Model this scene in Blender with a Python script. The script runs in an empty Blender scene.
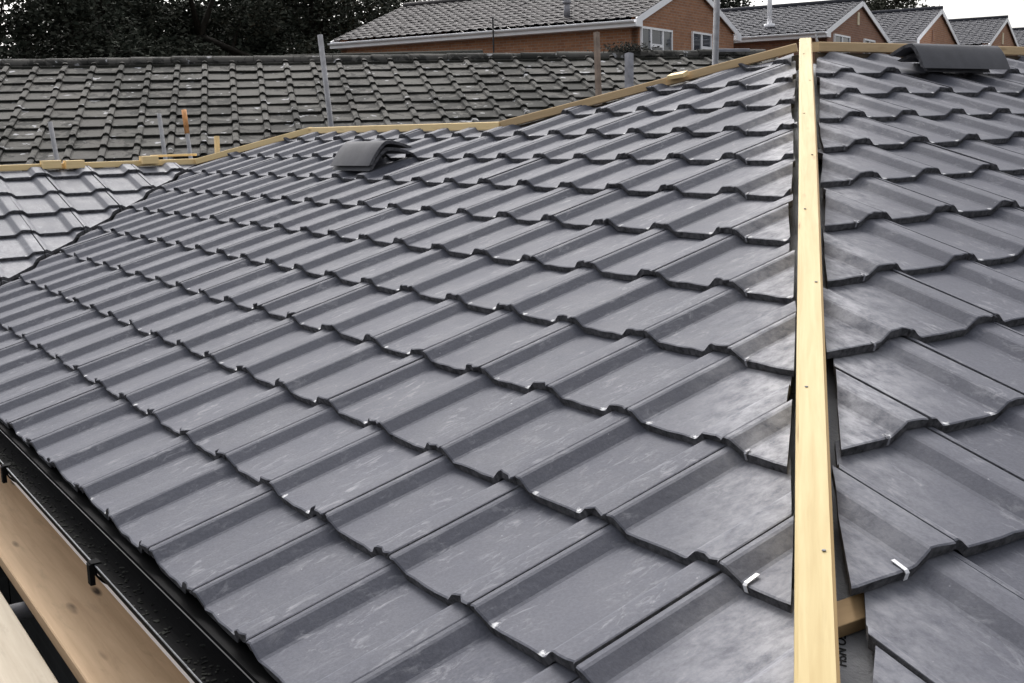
import bpy, bmesh, math, random
from mathutils import Vector, Matrix, noise
R_ = math.radians
random.seed(11)
scene = bpy.context.scene
COL = scene.collection
V = Vector

# ------------------------------------------------------------------ world frame
# x: up the main slope / along the right slope's eave, y: along the main eave, z: up
PITCH = 0.32757
TN, CS, SN = math.tan(PITCH), math.cos(PITCH), math.sin(PITCH)
GA = 0.3057                    # tile gauge
GROUND = -2.6

# ------------------------------------------------------------------ node helpers
class NT:
    def __init__(s, m):
        m.use_nodes = True; s.t = m.node_tree; s.t.nodes.clear(); s.m = m
    def n(s, typ, **kw):
        o = s.t.nodes.new(typ)
        for k, v in kw.items():
            if k in ('ins',): continue
            setattr(o, k, v)
        for k, v in kw.get('ins', {}).items(): s.put(o.inputs[k], v)
        return o
    def put(s, inp, v):
        if isinstance(v, bpy.types.NodeSocket): s.t.links.new(v, inp)
        elif v is not None: inp.default_value = v
    def math(s, op, a, b=None, c=None, clamp=False):
        o = s.n('ShaderNodeMath', operation=op); o.use_clamp = clamp
        for i, v in enumerate((a, b, c)):
            if v is not None: s.put(o.inputs[i], v)
        return o.outputs[0]
    def mix(s, f, a, b):
        o = s.n('ShaderNodeMix', data_type='RGBA')
        s.put(o.inputs[0], f)
        s.put(o.inputs[6], a if isinstance(a, bpy.types.NodeSocket) else (*a, 1)); s.put(o.inputs[7], b if isinstance(b, bpy.types.NodeSocket) else (*b, 1))
        return o.outputs[2]
    def noise(s, vec, scale, detail=3, rough=.55, dist=0):
        return s.n('ShaderNodeTexNoise', ins={'Vector': vec, 'Scale': scale, 'Detail': detail, 'Roughness': rough, 'Distortion': dist}).outputs['Fac']
    def mapr(s, v, a, b, c=0., d=1.):
        o = s.n('ShaderNodeMapRange', ins={'Value': v, 'From Min': a, 'From Max': b, 'To Min': c, 'To Max': d}); o.clamp = True
        return o.outputs[0]
    def mapping(s, vec, scale=(1, 1, 1), loc=(0, 0, 0)):
        return s.n('ShaderNodeMapping', ins={'Vector': vec, 'Scale': scale, 'Location': loc}).outputs[0]
    def out(s, col, rough=.6, spec=.5, bump=None, bs=.3, bd=.002, metal=0):
        p = s.n('ShaderNodeBsdfPrincipled')
        s.put(p.inputs['Base Color'], col if isinstance(col, bpy.types.NodeSocket) else (*col, 1))
        s.put(p.inputs['Roughness'], rough); s.put(p.inputs['Specular IOR Level'], spec); s.put(p.inputs['Metallic'], metal)
        if bump is not None:
            b = s.n('ShaderNodeBump', ins={'Height': bump, 'Strength': bs, 'Distance': bd}); s.t.links.new(b.outputs[0], p.inputs['Normal'])
        o = s.n('ShaderNodeOutputMaterial'); s.t.links.new(p.outputs[0], o.inputs[0])
        return s.m

def newmat(name): return NT(bpy.data.materials.new(name))

def mat_plain(name, c, rough=.6, spec=.5, var=.25, scale=8, bump=.2, metal=0, bd=.002):
    t = newmat(name); tc = t.n('ShaderNodeTexCoord').outputs['Object']
    n = t.noise(tc, scale, 5, .6)
    k = t.mapr(n, .3, .7, 1 - var, 1 + var)
    mul = t.n('ShaderNodeVectorMath', operation='SCALE'); mul.inputs[0].default_value = c; t.put(mul.inputs['Scale'], k)
    return t.out(mul.outputs[0], rough, spec, t.noise(tc, scale * 12, 4, .6), bump, bd, metal)

def mat_tile(name, dark, light, rough, spec, scuff=1.0, chips=1.0):
    t = newmat(name)
    at = t.n('ShaderNodeAttribute', attribute_name='tile')
    sp = t.n('ShaderNodeSeparateColor', ins={'Color': at.outputs['Color']})
    r1, r2, dust = sp.outputs
    uv = t.n('ShaderNodeUVMap').outputs[0]
    ob = t.n('ShaderNodeTexCoord').outputs['Object']
    off = t.n('ShaderNodeCombineXYZ', ins={'X': t.math('MULTIPLY', r1, 37.), 'Y': t.math('MULTIPLY', r2, 91.), 'Z': 0.})
    uo = t.n('ShaderNodeVectorMath', operation='ADD', ins={0: uv, 1: off.outputs[0]}).outputs[0]
    cloud = t.noise(uo, 2.2, 4, .6, .3)
    fine = t.noise(ob, 160, 4, .65)
    fac = t.math('ADD', t.math('MULTIPLY', r1, .55), t.math('MULTIPLY', t.mapr(cloud, .3, .72), .45))
    col = t.mix(fac, dark, light)
    col = t.mix(t.math('MULTIPLY', t.mapr(fine, .38, .72), .30), col, tuple(c * 1.7 for c in light))
    # handling scuffs, smeared along the slope
    st = t.noise(t.mapping(uo, (9., 3.4, 1.)), 1.7, 6, .72, .8)
    blot = t.noise(t.mapping(uo, (1.3, 1.3, 1.), (5, 3, 0)), 1.6, 2)
    sm = t.math('MULTIPLY', t.mapr(st, .52, .72), t.mapr(blot, .42, .62))
    col = t.mix(t.math('MULTIPLY', sm, .45 * scuff), col, (.33, .33, .35))
    spk = t.noise(t.mapping(uo, (14, 14, 1)), 1.5, 2, .5)
    col = t.mix(t.math('MULTIPLY', t.mapr(spk, .76, .82), .55 * scuff), col, (.5, .5, .52))
    # cutting dust on the tiles sawn to the hip
    dn = t.noise(t.mapping(uo, (5, 3, 1)), 1.6, 7, .72, .12)
    col = t.mix(t.math('MULTIPLY', dust, t.mapr(dn, .36, .62, .1, .9)), col, (.33, .33, .35))
    # chipped corners along the nose of the tile
    s2 = t.n('ShaderNodeSeparateXYZ', ins={'Vector': uv}); u, v = s2.outputs[0], s2.outputs[1]
    nn = t.noise(uo, 26, 3, .7)
    m = None
    for u0, thr in ((.325, .50), (.79, .68)):
        du = t.math('MULTIPLY', t.math('SUBTRACT', u, u0), .9); dv = t.math('SUBTRACT', v, .012)
        d = t.math('SQRT', t.math('ADD', t.math('MULTIPLY', du, du), t.math('MULTIPLY', dv, dv)))
        d = t.math('ADD', d, t.math('MULTIPLY', t.math('SUBTRACT', nn, .5), .13))
        k = t.math('MULTIPLY', t.mapr(d, .004, .030, 1., 0.), t.mapr(r2 if thr > .3 else r1, thr, thr + .12))
        m = k if m is None else t.math('MAXIMUM', m, k)
    col = t.mix(t.math('MULTIPLY', m, .75 * chips), col, (.62, .62, .63))
    bp = t.math('ADD', t.math('MULTIPLY', fine, .6), t.noise(ob, 45, 3, .5))
    rr = t.math('ADD', rough, t.math('MULTIPLY', t.math('SUBTRACT', cloud, .5), .25))
    return t.out(col, rr, spec, bp, .55, .0014)

def mat_wood(name, a, b, knot=(.2, .1, .05), knots=1., rough=.7, dirt=0.):
    # uv: u along the grain in metres, v across in metres
    t = newmat(name); uv = t.n('ShaderNodeUVMap').outputs[0]
    g = t.noise(t.mapping(uv, (3.2, 70, 1)), 1., 5, .6, .6)
    g2 = t.noise(t.mapping(uv, (1.0, 14, 1), (3, 1, 0)), 1., 4, .6, 1.4)
    col = t.mix(t.math('MULTIPLY', t.math('ADD', t.mapr(g, .3, .7), t.mapr(g2, .35, .65)), .5), a, b)
    vo = t.n('ShaderNodeTexVoronoi', ins={'Vector': t.mapping(uv, (3.1, 13, 1)), 'Scale': 1.})
    k = t.math('MULTIPLY', t.mapr(vo.outputs['Distance'], .08, .17, 1, 0), t.mapr(t.noise(t.mapping(uv, (2.2, 9, 1), (9, 9, 0)), 1.), .40, .50))
    col = t.mix(t.math('MULTIPLY', k, .8 * knots), col, knot)
    if dirt:
        d = t.mapr(t.noise(t.mapping(uv, (5, 22, 1), (7, 2, 0)), 1., 5, .7, .5), .55, .75)
        col = t.mix(t.math('MULTIPLY', d, dirt), col, tuple(c * .35 for c in a))
    return t.out(col, rough, .3, g, .3, .0015)

def mat_brick(name, a, b, mortar, blotch=(.2, .1, .06)):
    t = newmat(name); uv = t.n('ShaderNodeUVMap').outputs[0]
    br = t.n('ShaderNodeTexBrick', ins={'Vector': uv, 'Color1': (*a, 1), 'Color2': (*b, 1), 'Mortar': (*mortar, 1), 'Scale': 1., 'Mortar Size': .009,
                                        'Mortar Smooth': .2, 'Bias': 0., 'Brick Width': .225, 'Row Height': .075})
    n = t.noise(uv, 1.3, 4, .6)
    n2 = t.noise(uv, 9, 3, .7)
    col = t.mix(t.math('MULTIPLY', t.mapr(n, .4, .7), .45), br.outputs['Color'], blotch)
    col = t.mix(t.math('MULTIPLY', t.mapr(n2, .5, .7), .3), col, tuple(min(1, c * 1.5) for c in a))
    return t.out(col, .85, .2, br.outputs['Fac'], -.4, .006)

def mat_leaf(name, a, b):
    t = newmat(name)
    at = t.n('ShaderNodeAttribute', attribute_name='tile')
    sp = t.n('ShaderNodeSeparateColor', ins={'Color': at.outputs['Color']})
    col = t.mix(sp.outputs[0], a, b)
    return t.out(col, .9, .08)

def mat_moss_tile(name):
    t = newmat(name)
    at = t.n('ShaderNodeAttribute', attribute_name='tile')
    sp = t.n('ShaderNodeSeparateColor', ins={'Color': at.outputs['Color']}); r1, r2 = sp.outputs[0], sp.outputs[1]
    ob = t.n('ShaderNodeTexCoord').outputs['Object']
    uv = t.n('ShaderNodeUVMap').outputs[0]
    off = t.n('ShaderNodeCombineXYZ', ins={'X': t.math('MULTIPLY', r1, 37.), 'Y': t.math('MULTIPLY', r2, 91.), 'Z': 0.})
    uo = t.n('ShaderNodeVectorMath', operation='ADD', ins={0: uv, 1: off.outputs[0]}).outputs[0]
    col = t.mix(r1, (.050, .048, .0445), (.074, .071, .066))
    col = t.mix(t.math('MULTIPLY', t.mapr(t.noise(ob, 22, 5, .7), .35, .7), .5), col, (.100, .095, .086))
    big = t.noise(ob, .7, 1)
    mo = t.noise(ob, 6.5, 4, .65, .6)
    th = t.math('ADD', mo, t.math('MULTIPLY', t.math('SUBTRACT', big, .5), .9))
    col = t.mix(t.mapr(th, .485, .53, 0., .9), col, (.022, .022, .020))
    wl = t.noise(t.mapping(ob, (1, 1, 1), (14, 4, 3)), 7., 3, .55)
    col = t.mix(t.mapr(wl, .65, .69), col, (.30, .30, .31))
    return t.out(col, .9, .15, t.noise(ob, 60, 4, .7), .6, .006)

M = {}
M['tile'] = mat_tile('slate_grey_tile', (.060, .062, .076), (.080, .082, .099), .72, .15)
M['pale_tile'] = mat_tile('pale_grey_tile', (.088, .090, .104), (.112, .115, .132), .66, .16)  # paler copy of the slate grey tile, for the left wing slope
M['tile_edge'] = mat_plain('tile_broken_edge', (.105, .104, .112), .9, .12, .6, 60, 1., bd=.006)
M['ridge_tile'] = mat_plain('ridge_tile_concrete', (.082, .082, .090), .8, .2, .12, 12, .3)
M['moss'] = mat_moss_tile('mossy_tile')
M['moss_edge'] = mat_plain('mossy_tile_edge', (.028, .028, .024), .95, .1, .5, 30, .5)
M['brown_tile'] = mat_tile('brown_grey_tile', (.044, .041, .043), (.070, .064, .064), .8, .2, .25, .1)
M['blue_tile'] = mat_tile('blue_grey_tile', (.042, .043, .051), (.060, .061, .071), .8, .2, .15, .0)
M['dark_edge'] = mat_plain('dark_edge', (.022, .022, .024), .9, .1)
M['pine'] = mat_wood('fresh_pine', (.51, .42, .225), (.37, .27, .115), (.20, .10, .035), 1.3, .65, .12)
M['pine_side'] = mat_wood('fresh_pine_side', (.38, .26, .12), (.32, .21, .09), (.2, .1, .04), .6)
M['batten'] = mat_wood('treated_batten', (.42, .29, .155), (.34, .225, .115), (.15, .08, .03), .7, .75, .25)
M['ridge_pine'] = mat_wood('brightened_ridge_pine', (.80, .61, .33), (.70, .52, .26), (.3, .17, .08), .8, .7, .3)  # base colour lifted to make up for shade on the visible timber sides
M['batten2'] = mat_wood('orange_batten', (.56, .41, .24), (.47, .33, .18), (.2, .11, .05), .8, .75, .35)
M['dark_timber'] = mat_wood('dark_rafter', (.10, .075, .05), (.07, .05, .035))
M['plank'] = mat_wood('scaffold_plank', (.64, .455, .285), (.48, .32, .19), (.035, .02, .012), 1.2, .7, .35)
M['plank_pale'] = mat_wood('scaffold_plank_pale', (.37, .32, .25), (.29, .245, .185), (.13, .09, .06), .7, .75, .4)
M['gutter'] = mat_plain('black_gutter_plastic', (.004, .004, .0045), .85, .06, .2, 12, .1)
M['grit'] = mat_plain('gutter_grit', (.03, .031, .028), .95, .1, .5, 30)
M['felt'] = mat_plain('roof_felt', (.17, .175, .185), .7, .3, .3, 9, .8, bd=.006)
M['felt_light'] = mat_plain('grey_roof_felt', (.26, .265, .28), .7, .3, .25, 9, .6, bd=.005)
M['felt_edge'] = mat_plain('felt_edge', (.16, .16, .16), .6, .4)
M['ink'] = mat_plain('black_marker', (.012, .012, .012), .6, .3)
M['clip'] = mat_plain('tile_clip_metal', (.62, .62, .64), .4, .6, .1)
M['brick'] = mat_brick('orange_brick', (.36, .17, .09), (.27, .12, .065), (.30, .24, .19), (.20, .10, .06))
M['brick2'] = mat_brick('red_brick', (.29, .145, .09), (.22, .105, .07), (.26, .2, .16), (.20, .105, .07))
M['shade_brick'] = mat_brick('shade_dark_brick', (.035, .035, .035), (.028, .028, .028), (.04, .04, .04), (.02, .02, .02))  # near-black: shade of the gap between the scaffold boards put into the colour
M['white'] = mat_plain('white_upvc', (.82, .82, .84), .35, .5, .06, 3, .05)
M['glass'] = mat_plain('window_glass', (.045, .055, .07), .06, .8, .3, 1.2, .0)
M['steel'] = mat_plain('galvanised_tube', (.15, .152, .165), .7, .3, .3, 14, .2, .1)
M['rust_sleeve'] = mat_plain('orange_sleeve', (.55, .26, .10), .7, .3, .3, 20, .2)
M['brown_post'] = mat_plain('brown_timber_post', (.22, .17, .135), .8, .2, .3, 12, .3)
M['grey_post'] = mat_plain('grey_timber_post', (.27, .27, .29), .8, .2, .3, 12, .3)
M['leaf'] = mat_leaf('dark_leaf', (.014, .018, .013), (.062, .066, .052))
M['leaf2'] = mat_leaf('dull_leaf', (.03, .032, .022), (.085, .085, .066))
M['bark'] = mat_plain('bark', (.018, .016, .013), .95, .1, .4, 8, .8)
M['ground'] = mat_plain('paved_ground', (.05, .05, .048), .95, .1, .3, .8, .4)
M['lead'] = mat_plain('lead_grey', (.2, .2, .22), .6, .4, .2)
M['louvre'] = mat_plain('cream_louvre', (.62, .52, .36), .6, .3)

# ------------------------------------------------------------------ object helpers
def tag(o, label=None, cat=None, group=None, kind=None):
    if label: o['label'] = label
    if cat: o['category'] = cat
    if group: o['group'] = group
    if kind: o['kind'] = kind
    return o
def empty(name, mw, label, cat, group=None):
    o = bpy.data.objects.new(name, None); COL.objects.link(o)
    o.matrix_world = mw if isinstance(mw, Matrix) else Matrix.Translation(V(mw))
    o['_m'] = 0; del o['_m']
    MW[o.name] = o.matrix_world.copy() if not isinstance(mw, Matrix) else mw.copy()
    if not isinstance(mw, Matrix): MW[o.name] = Matrix.Translation(V(mw))
    return tag(o, label, cat, group)
MW = {}
def finish(me_or_bm, name, mats, parent=None, world=True, loc=None, smooth=False):
    if isinstance(me_or_bm, bmesh.types.BMesh):
        me = bpy.data.meshes.new(name); me_or_bm.to_mesh(me); me_or_bm.free()
    else: me = me_or_bm
    for m in (mats if isinstance(mats, (list, tuple)) else [mats]): me.materials.append(M[m] if isinstance(m, str) else m)
    o = bpy.data.objects.new(name, me); COL.objects.link(o)
    if parent is not None:
        if world: me.transform(MW[parent.name].inverted())
        o.parent = parent
        MW[o.name] = MW[parent.name].copy()
    else:
        if loc is not None:
            me.transform(Matrix.Translation(-V(loc))); o.location = loc
        MW[o.name] = Matrix.Translation(V(loc)) if loc is not None else Matrix()
    if smooth:
        for p in me.polygons: p.use_smooth = True
    return o

def uv_box(bm):
    uvl = bm.loops.layers.uv.verify()
    for f in bm.faces:
        n = f.normal
        a = max(range(3), key=lambda i: abs(n[i]))
        for l in f.loops:
            c = l.vert.co
            l[uvl].uv = (c.y, c.z) if a == 0 else ((c.x, c.z) if a == 1 else (c.x, c.y))
def box(bm, lo, hi, mi=0):
    vs = [bm.verts.new((x, y, z)) for x in (lo[0], hi[0]) for y in (lo[1], hi[1]) for z in (lo[2], hi[2])]
    for q in ((0, 1, 3, 2), (4, 6, 7, 5), (0, 4, 5, 1), (2, 3, 7, 6), (0, 2, 6, 4), (1, 5, 7, 3)):
        f = bm.faces.new([vs[i] for i in q]); f.material_index = mi
    return vs
def boxes(lst, bevel=0.):
    bm = bmesh.new()
    for lo, hi in lst: box(bm, lo, hi)
    if bevel: bmesh.ops.bevel(bm, geom=bm.edges[:], offset=bevel, segments=1, affect='EDGES')
    bm.normal_update(); uv_box(bm); return bm

def timber(p0, p1, w, d, up=V((0, 0, 1)), bevel=.003, wob=.0, seed=0, mi_side=0, roll=0.):
    """sawn board from p0 to p1 (points on the centre of its TOP face), width w, depth d; uv runs along the grain"""
    p0, p1 = V(p0), V(p1); ax = (p1 - p0); L = ax.length; ax.normalize()
    lat = ax.cross(up).normalized(); nn = lat.cross(ax).normalized()
    if roll:
        q = Matrix.Rotation(roll, 3, ax); lat = q @ lat; nn = q @ nn
    b = bevel
    prof = [(-w/2 + b, 0), (w/2 - b, 0), (w/2, -b), (w/2, -d + b), (w/2 - b, -d), (-w/2 + b, -d), (-w/2, -d + b), (-w/2, -b)]
    bm = bmesh.new(); uvl = bm.loops.layers.uv.verify(); rings = []
    n = max(2, int(L / .25)); rnd = random.Random(seed)
    ph = rnd.uniform(0, 9)
    per = [0]
    for i in range(8):
        a, c = prof[i], prof[(i + 1) % 8]; per.append(per[-1] + math.dist(a, c))
    for i in range(n + 1):
        s = L * i / n
        wx = wob * math.sin(s * 1.7 + ph); wz = wob * .5 * math.sin(s * 2.3 + ph * 2)
        rings.append([bm.verts.new(p0 + ax * s + lat * (x + wx) + nn * (z + wz)) for x, z in prof])
    for i in range(n):
        for j in range(8):
            f = bm.faces.new((rings[i][j], rings[i][(j + 1) % 8], rings[i + 1][(j + 1) % 8], rings[i + 1][j]))
            f.material_index = mi_side if j in (1, 2, 3) else 0
            uu = [(L * i / n, per[j]), (L * i / n, per[j + 1]), (L * (i + 1) / n, per[j + 1]), (L * (i + 1) / n, per[j])]
            for l, q in zip(f.loops, uu): l[uvl].uv = (q[0] + ph, q[1])
    for r, rev in ((rings[0], False), (rings[-1], True)):
        f = bm.faces.new(r[::-1] if not rev else r)
        for l in f.loops: l[uvl].uv = (l.vert.co.x * .1, l.vert.co.z)
    bmesh.ops.recalc_face_normals(bm, faces=bm.faces[:]); bm.normal_update()
    return bm

def tube(pts, r, seg=12, bm=None, caps=True):
    bm = bm or bmesh.new(); pts = [V(p) for p in pts]; rings = []
    for i, p in enumerate(pts):
        d = (pts[min(i + 1, len(pts) - 1)] - pts[max(i - 1, 0)]).normalized()
        a = d.orthogonal().normalized() if not rings else (pa - d * pa.dot(d)).normalized()
        pa = a; b = d.cross(a); rr = r[i] if isinstance(r, (list, tuple)) else r
        rings.append([bm.verts.new(p + (a * math.cos(t) + b * math.sin(t)) * rr) for t in [2 * math.pi * k / seg for k in range(seg)]])
    for A_, B_ in zip(rings, rings[1:]):
        for k in range(seg):
            f = bm.faces.new((A_[k], A_[(k + 1) % seg], B_[(k + 1) % seg], B_[k])); f.smooth = True
    if caps: bm.faces.new(rings[0][::-1]); bm.faces.new(rings[-1])
    return bm

def sheet(pts, thick, n=V((0, 0, 1))):
    bm = bmesh.new(); a = [bm.verts.new(V(p)) for p in pts]; b = [bm.verts.new(V(p) - n * thick) for p in pts]
    bm.faces.new(a); bm.faces.new(b[::-1]); k = len(a)
    for i in range(k): bm.faces.new((a[i], b[i], b[(i + 1) % k], a[(i + 1) % k]))
    bmesh.ops.recalc_face_normals(bm, faces=bm.faces[:]); bm.normal_update(); uv_box(bm)
    return bm

# ------------------------------------------------------------------ interlocking roof tiles (one roll, one pan)
def tile_profile(detail):
    H = .0245
    if detail == 2:
        return [(-.0555, -.0012), (-.053, 0), (-.038, .0006), (-.020, .0008), (-.002, 0), (.004, -.002), (.028, -H + .003), (.036, -H), (.075, -H), (.115, -H - .0006), (.160, -H), (.191, -H),
                (.198, -H + .0025), (.224, -.0025), (.230, -.0004), (.2395, 0), (.2400, -.0012)]
    if detail == 3:      # narrow rounded roll, wide flat pan
        return [(-.066, -.006), (-.058, 0), (-.036, .004), (-.012, 0), (-.002, -H * .85), (.010, -H), (.2220, -H), (.2310, -.014)]
    if detail == 1:
        return [(-.053, 0), (0, 0), (.036, -H), (.192, -H), (.2445, -.002)]
    return [(-.055, 0), (0, 0), (.04, -H * .9), (.245, -H * .9)]

def tile_field(name, parent, mats, O, L, U, N, rows, s0, cols, clipf=None, detail=2, w=.3, g=GA, seed=1, world=True, jit=1., dustf=None, hs=1., dustline=None):
    rnd = random.Random(seed)
    prof = [(a * w / .3, b * hs) for a, b in tile_profile(detail)]
    np_ = len(prof); thick = .0195 * hs
    verts, faces, fm, uvs, cols_ = [], [], [], [], []
    vrows = [0, .0035, .12, .24, g + .05] if detail >= 2 else [0, g + .02]
    for t in rows:
        for j in cols:
            s = s0 + j * w + rnd.gauss(0, .0012) * jit
            tt = t + rnd.gauss(0, .0022) * jit; yaw = rnd.gauss(0, .004) * jit; dz = rnd.gauss(0, .0009) * jit
            tw = rnd.gauss(0, .006) * jit
            r1, r2 = rnd.random(), rnd.random()
            ctr = O + L * (s + .1) + U * (tt + g / 2)
            planes = clipf(ctr, rnd) if clipf else []
            tv = []; tuv = []; fj = []
            for i in range(np_): fj.append(rnd.gauss(0, .0038 if i < 5 else .0014) * jit if detail >= 2 else 0)
            for ri, v in enumerate(vrows):
                for i, (l, h) in enumerate(prof):
                    hh = h - thick * 1.08 * v / g + dz + tw * (l - .1)
                    vv = v
                    if ri == 0 and detail >= 2: hh -= .0018; vv += fj[i]
                    elif ri == 1 and detail >= 2: vv += fj[i] * .8
                    ll = l + yaw * v
                    tv.append(O + L * (s + ll) + U * (tt + vv - yaw * l) + N * hh); tuv.append(((l / w * .3 + .056) / .3, v / g))
            nr = len(vrows); nb = len(tv)
            for ri, v in ((0, 0), (nr - 1, vrows[-1])):
                for i, (l, h) in enumerate(prof):
                    hh = h - thick * 1.08 * v / g - thick + dz + tw * (l - .1)
                    vv = v + (abs(fj[i]) * .6 if ri == 0 else 0)
                    tv.append(O + L * (s + l + yaw * v) + U * (tt + vv - yaw * l) + N * hh); tuv.append(((l / w * .3 + .056) / .3, v / g))
            tf = []; mi = []
            for ri in range(nr - 1):
                for i in range(np_ - 1):
                    a = ri * np_ + i; tf.append((a, a + np_, a + np_ + 1, a + 1)); mi.append(0)
            for i in range(np_ - 1):
                tf.append((i, i + 1, nb + i + 1, nb + i)); mi.append(1)                       # nose
                tf.append((nb + i, nb + i + 1, nb + np_ + i + 1, nb + np_ + i)); mi.append(1)   # underside
                a = (nr - 1) * np_ + i; b = nb + np_ + i; tf.append((a, b, b + 1, a + 1)); mi.append(1)
            for e in (0, np_ - 1):
                ring = [ri * np_ + e for ri in range(nr)] + [nb + np_ + e, nb + e]
                tf.append(tuple(ring if e == 0 else ring[::-1])); mi.append(1 if e == 0 else 1)
            # clipping
            skip = False; cut = []
            for pt, nn in planes:
                ds = [(p - pt).dot(nn) for p in tv]
                if max(ds) < 0.004: skip = True; break
                if min(ds) < 0: cut.append((pt, nn))
            if skip: continue
            dust = (dustf(ctr, rnd, bool(cut)) if dustf else 0)
            if cut:
                bm = bmesh.new(); uvl = bm.loops.layers.uv.verify()
                bv = [bm.verts.new(p) for p in tv]
                for q, m_ in zip(tf, mi):
                    try: f = bm.faces.new([bv[k] for k in q])
                    except ValueError: continue
                    f.material_index = m_
                    for l, k in zip(f.loops, q): l[uvl].uv = tuv[k]
                for pt, nn in cut:
                    r = bmesh.ops.bisect_plane(bm, geom=bm.verts[:] + bm.edges[:] + bm.faces[:], plane_co=pt, plane_no=nn, clear_inner=True, dist=1e-5)
                    ed = [e for e in r['geom_cut'] if isinstance(e, bmesh.types.BMEdge)]
                    if len(ed) > 2:
                        r2_ = bmesh.ops.edgeloop_fill(bm, edges=ed, mat_nr=1)
                bm.verts.index_update(); base = len(verts)
                verts += [v.co.copy() for v in bm.verts]
                for f in bm.faces:
                    faces.append(tuple(base + l.vert.index for l in f.loops)); fm.append(f.material_index)
                    uvs += [tuple(l[uvl].uv) for l in f.loops]; cols_.append((r1, r2, dust))
                bm.free()
            else:
                base = len(verts); verts += tv
                for q, m_ in zip(tf, mi):
                    faces.append(tuple(base + k for k in q)); fm.append(m_); uvs += [tuv[k] for k in q]; cols_.append((r1, r2, dust))
    me = bpy.data.meshes.new(name); me.from_pydata(verts, [], faces)
    me.polygons.foreach_set('material_index', fm)
    ul = me.uv_layers.new(name='UVMap'); ul.data.foreach_set('uv', [c for q in uvs for c in q])
    ca = me.color_attributes.new('tile', 'FLOAT_COLOR', 'CORNER')
    arr = []
    for p, c in zip(me.polygons, cols_):
        if c[2] and dustline:
            for vi in p.vertices:
                q = me.vertices[vi].co; d = abs((V((q.x, q.y, 0)) - dustline[0]).dot(dustline[1]))
                arr += [c[0], c[1], c[2] * max(0., min(1., 1.15 - d / .19)) + .06 * c[2], 1.]
        else: arr += [c[0], c[1], c[2], 1.] * p.loop_total
    ca.data.foreach_set('color', arr)
    bm = bmesh.new(); bm.from_mesh(me); bmesh.ops.recalc_face_normals(bm, faces=bm.faces[:])
    bm.to_mesh(me); bm.free()
    return finish(me, name, mats, parent, world)

# ================================================================== THE BUNGALOW BEING RE-ROOFED
house = empty('bungalow', (-.05, .0, GROUND), 'brick bungalow whose roof is being re-covered with slate grey tiles and open timber hips', 'house')
AY, BX, UZ = V((0, 1, 0)), V((1, 0, 0)), V((0, 0, 1))
U1 = V((CS, 0, SN)); N1 = V((-SN, 0, CS))
U2 = V((0, CS, SN)); N2 = V((0, -SN, CS))
RIDGE_Y, APEX = 3.39, V((3.40, 3.40, 0))
HB = V((.26, .39, 0)); HD = V((2.64, 2.52, 0)).normalized(); HL = HD.cross(UZ)      # hip line, HL points right
def line_plane(a, b, keep):                     # vertical plane through plan points a-b keeping the side of point keep
    a, b = V((*a, 0)), V((*b, 0)); n = (b - a).normalized().cross(UZ)
    if (V((*keep, 0)) - a).dot(n) < 0: n = -n
    return a, n
def wob(pl, rnd, off=.008, ang=.035):
    a, n = pl; q = Matrix.Rotation(rnd.gauss(0, ang), 3, 'Z')
    return None if False else (a, n, q, rnd.gauss(0, off))
def jitter(pl, ctr, rnd, off=.006, ang=.03):
    a, n = pl; d = n.cross(UZ); foot = a + d * (V((ctr.x, ctr.y, 0)) - a).dot(d)
    return foot + n * rnd.gauss(0, off), Matrix.Rotation(rnd.gauss(0, ang), 3, 'Z') @ n
hip_l = line_plane((.26, .464), (2.86, 2.972), (0, 3))
far_hip = line_plane((3.385, 3.40), (2.41, 4.60), (0, 3))
wing_ridge = line_plane((2.41, 4.61), (2.448, 7.11), (0, 5))
wing_hip = line_plane((2.448, 7.105), (1.86, 7.81), (0, 5))
valley_l = line_plane((-.33, 5.555), (1.95, 7.835), (1, 4))
def clip1(c, rnd):
    if c.y < 4.62: return [jitter(hip_l, c, rnd), far_hip]
    return [wing_ridge, wing_hip, jitter(valley_l, c, rnd, .002, .008)]
def dust1(c, rnd, cut):
    d = (V((c.x, c.y, 0)) - hip_l[0]).dot(hip_l[1])
    if d < .30: return rnd.uniform(.35, 1)
    return rnd.uniform(.0, .25) if d < .45 else rnd.uniform(0, .05)
O0 = V((0, 0, 0))
tile_field('tiled_slope', house, ['tile', 'tile_edge'], O0, AY, U1, N1, [c * GA for c in range(-1, 12)], 1.309, range(-5, 23), clip1, 2, seed=3, dustf=dust1, dustline=hip_l)
hip_r = line_plane((.274, .388), (2.951, 2.924), (3, 0))
ridge2 = line_plane((3, RIDGE_Y - .02), (8, RIDGE_Y - .02), (4, 0))
hip_r2 = (hip_r[0] + hip_r[1] * .008, hip_r[1])
def clip2(c, rnd): return [jitter((hip_r2[0] + hip_r2[1] * .026, hip_r2[1]) if c.y < .33 else (hip_r2 if c.y < .63 else hip_r), c, rnd, .005, .04), ridge2]
def dust2(c, rnd, cut):
    d = (V((c.x, c.y, 0)) - hip_r[0]).dot(hip_r[1])
    if d < .30:
        return 1. if abs(c.y - .78) < .2 else rnd.uniform(.3, .9)
    return rnd.uniform(.05, .35) if d < .6 else rnd.uniform(0, .08)
# the right slope's tiles: profile runs the same way as seen looking up the slope
tile_field('tiled_slope', house, ['tile', 'tile_edge'], O0, -BX, U2, N2, [.1267 + c * GA for c in range(-1, 11)], -.8034, range(-24, 4), clip2, 2, seed=8, dustf=dust2, dustline=hip_r)
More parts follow.
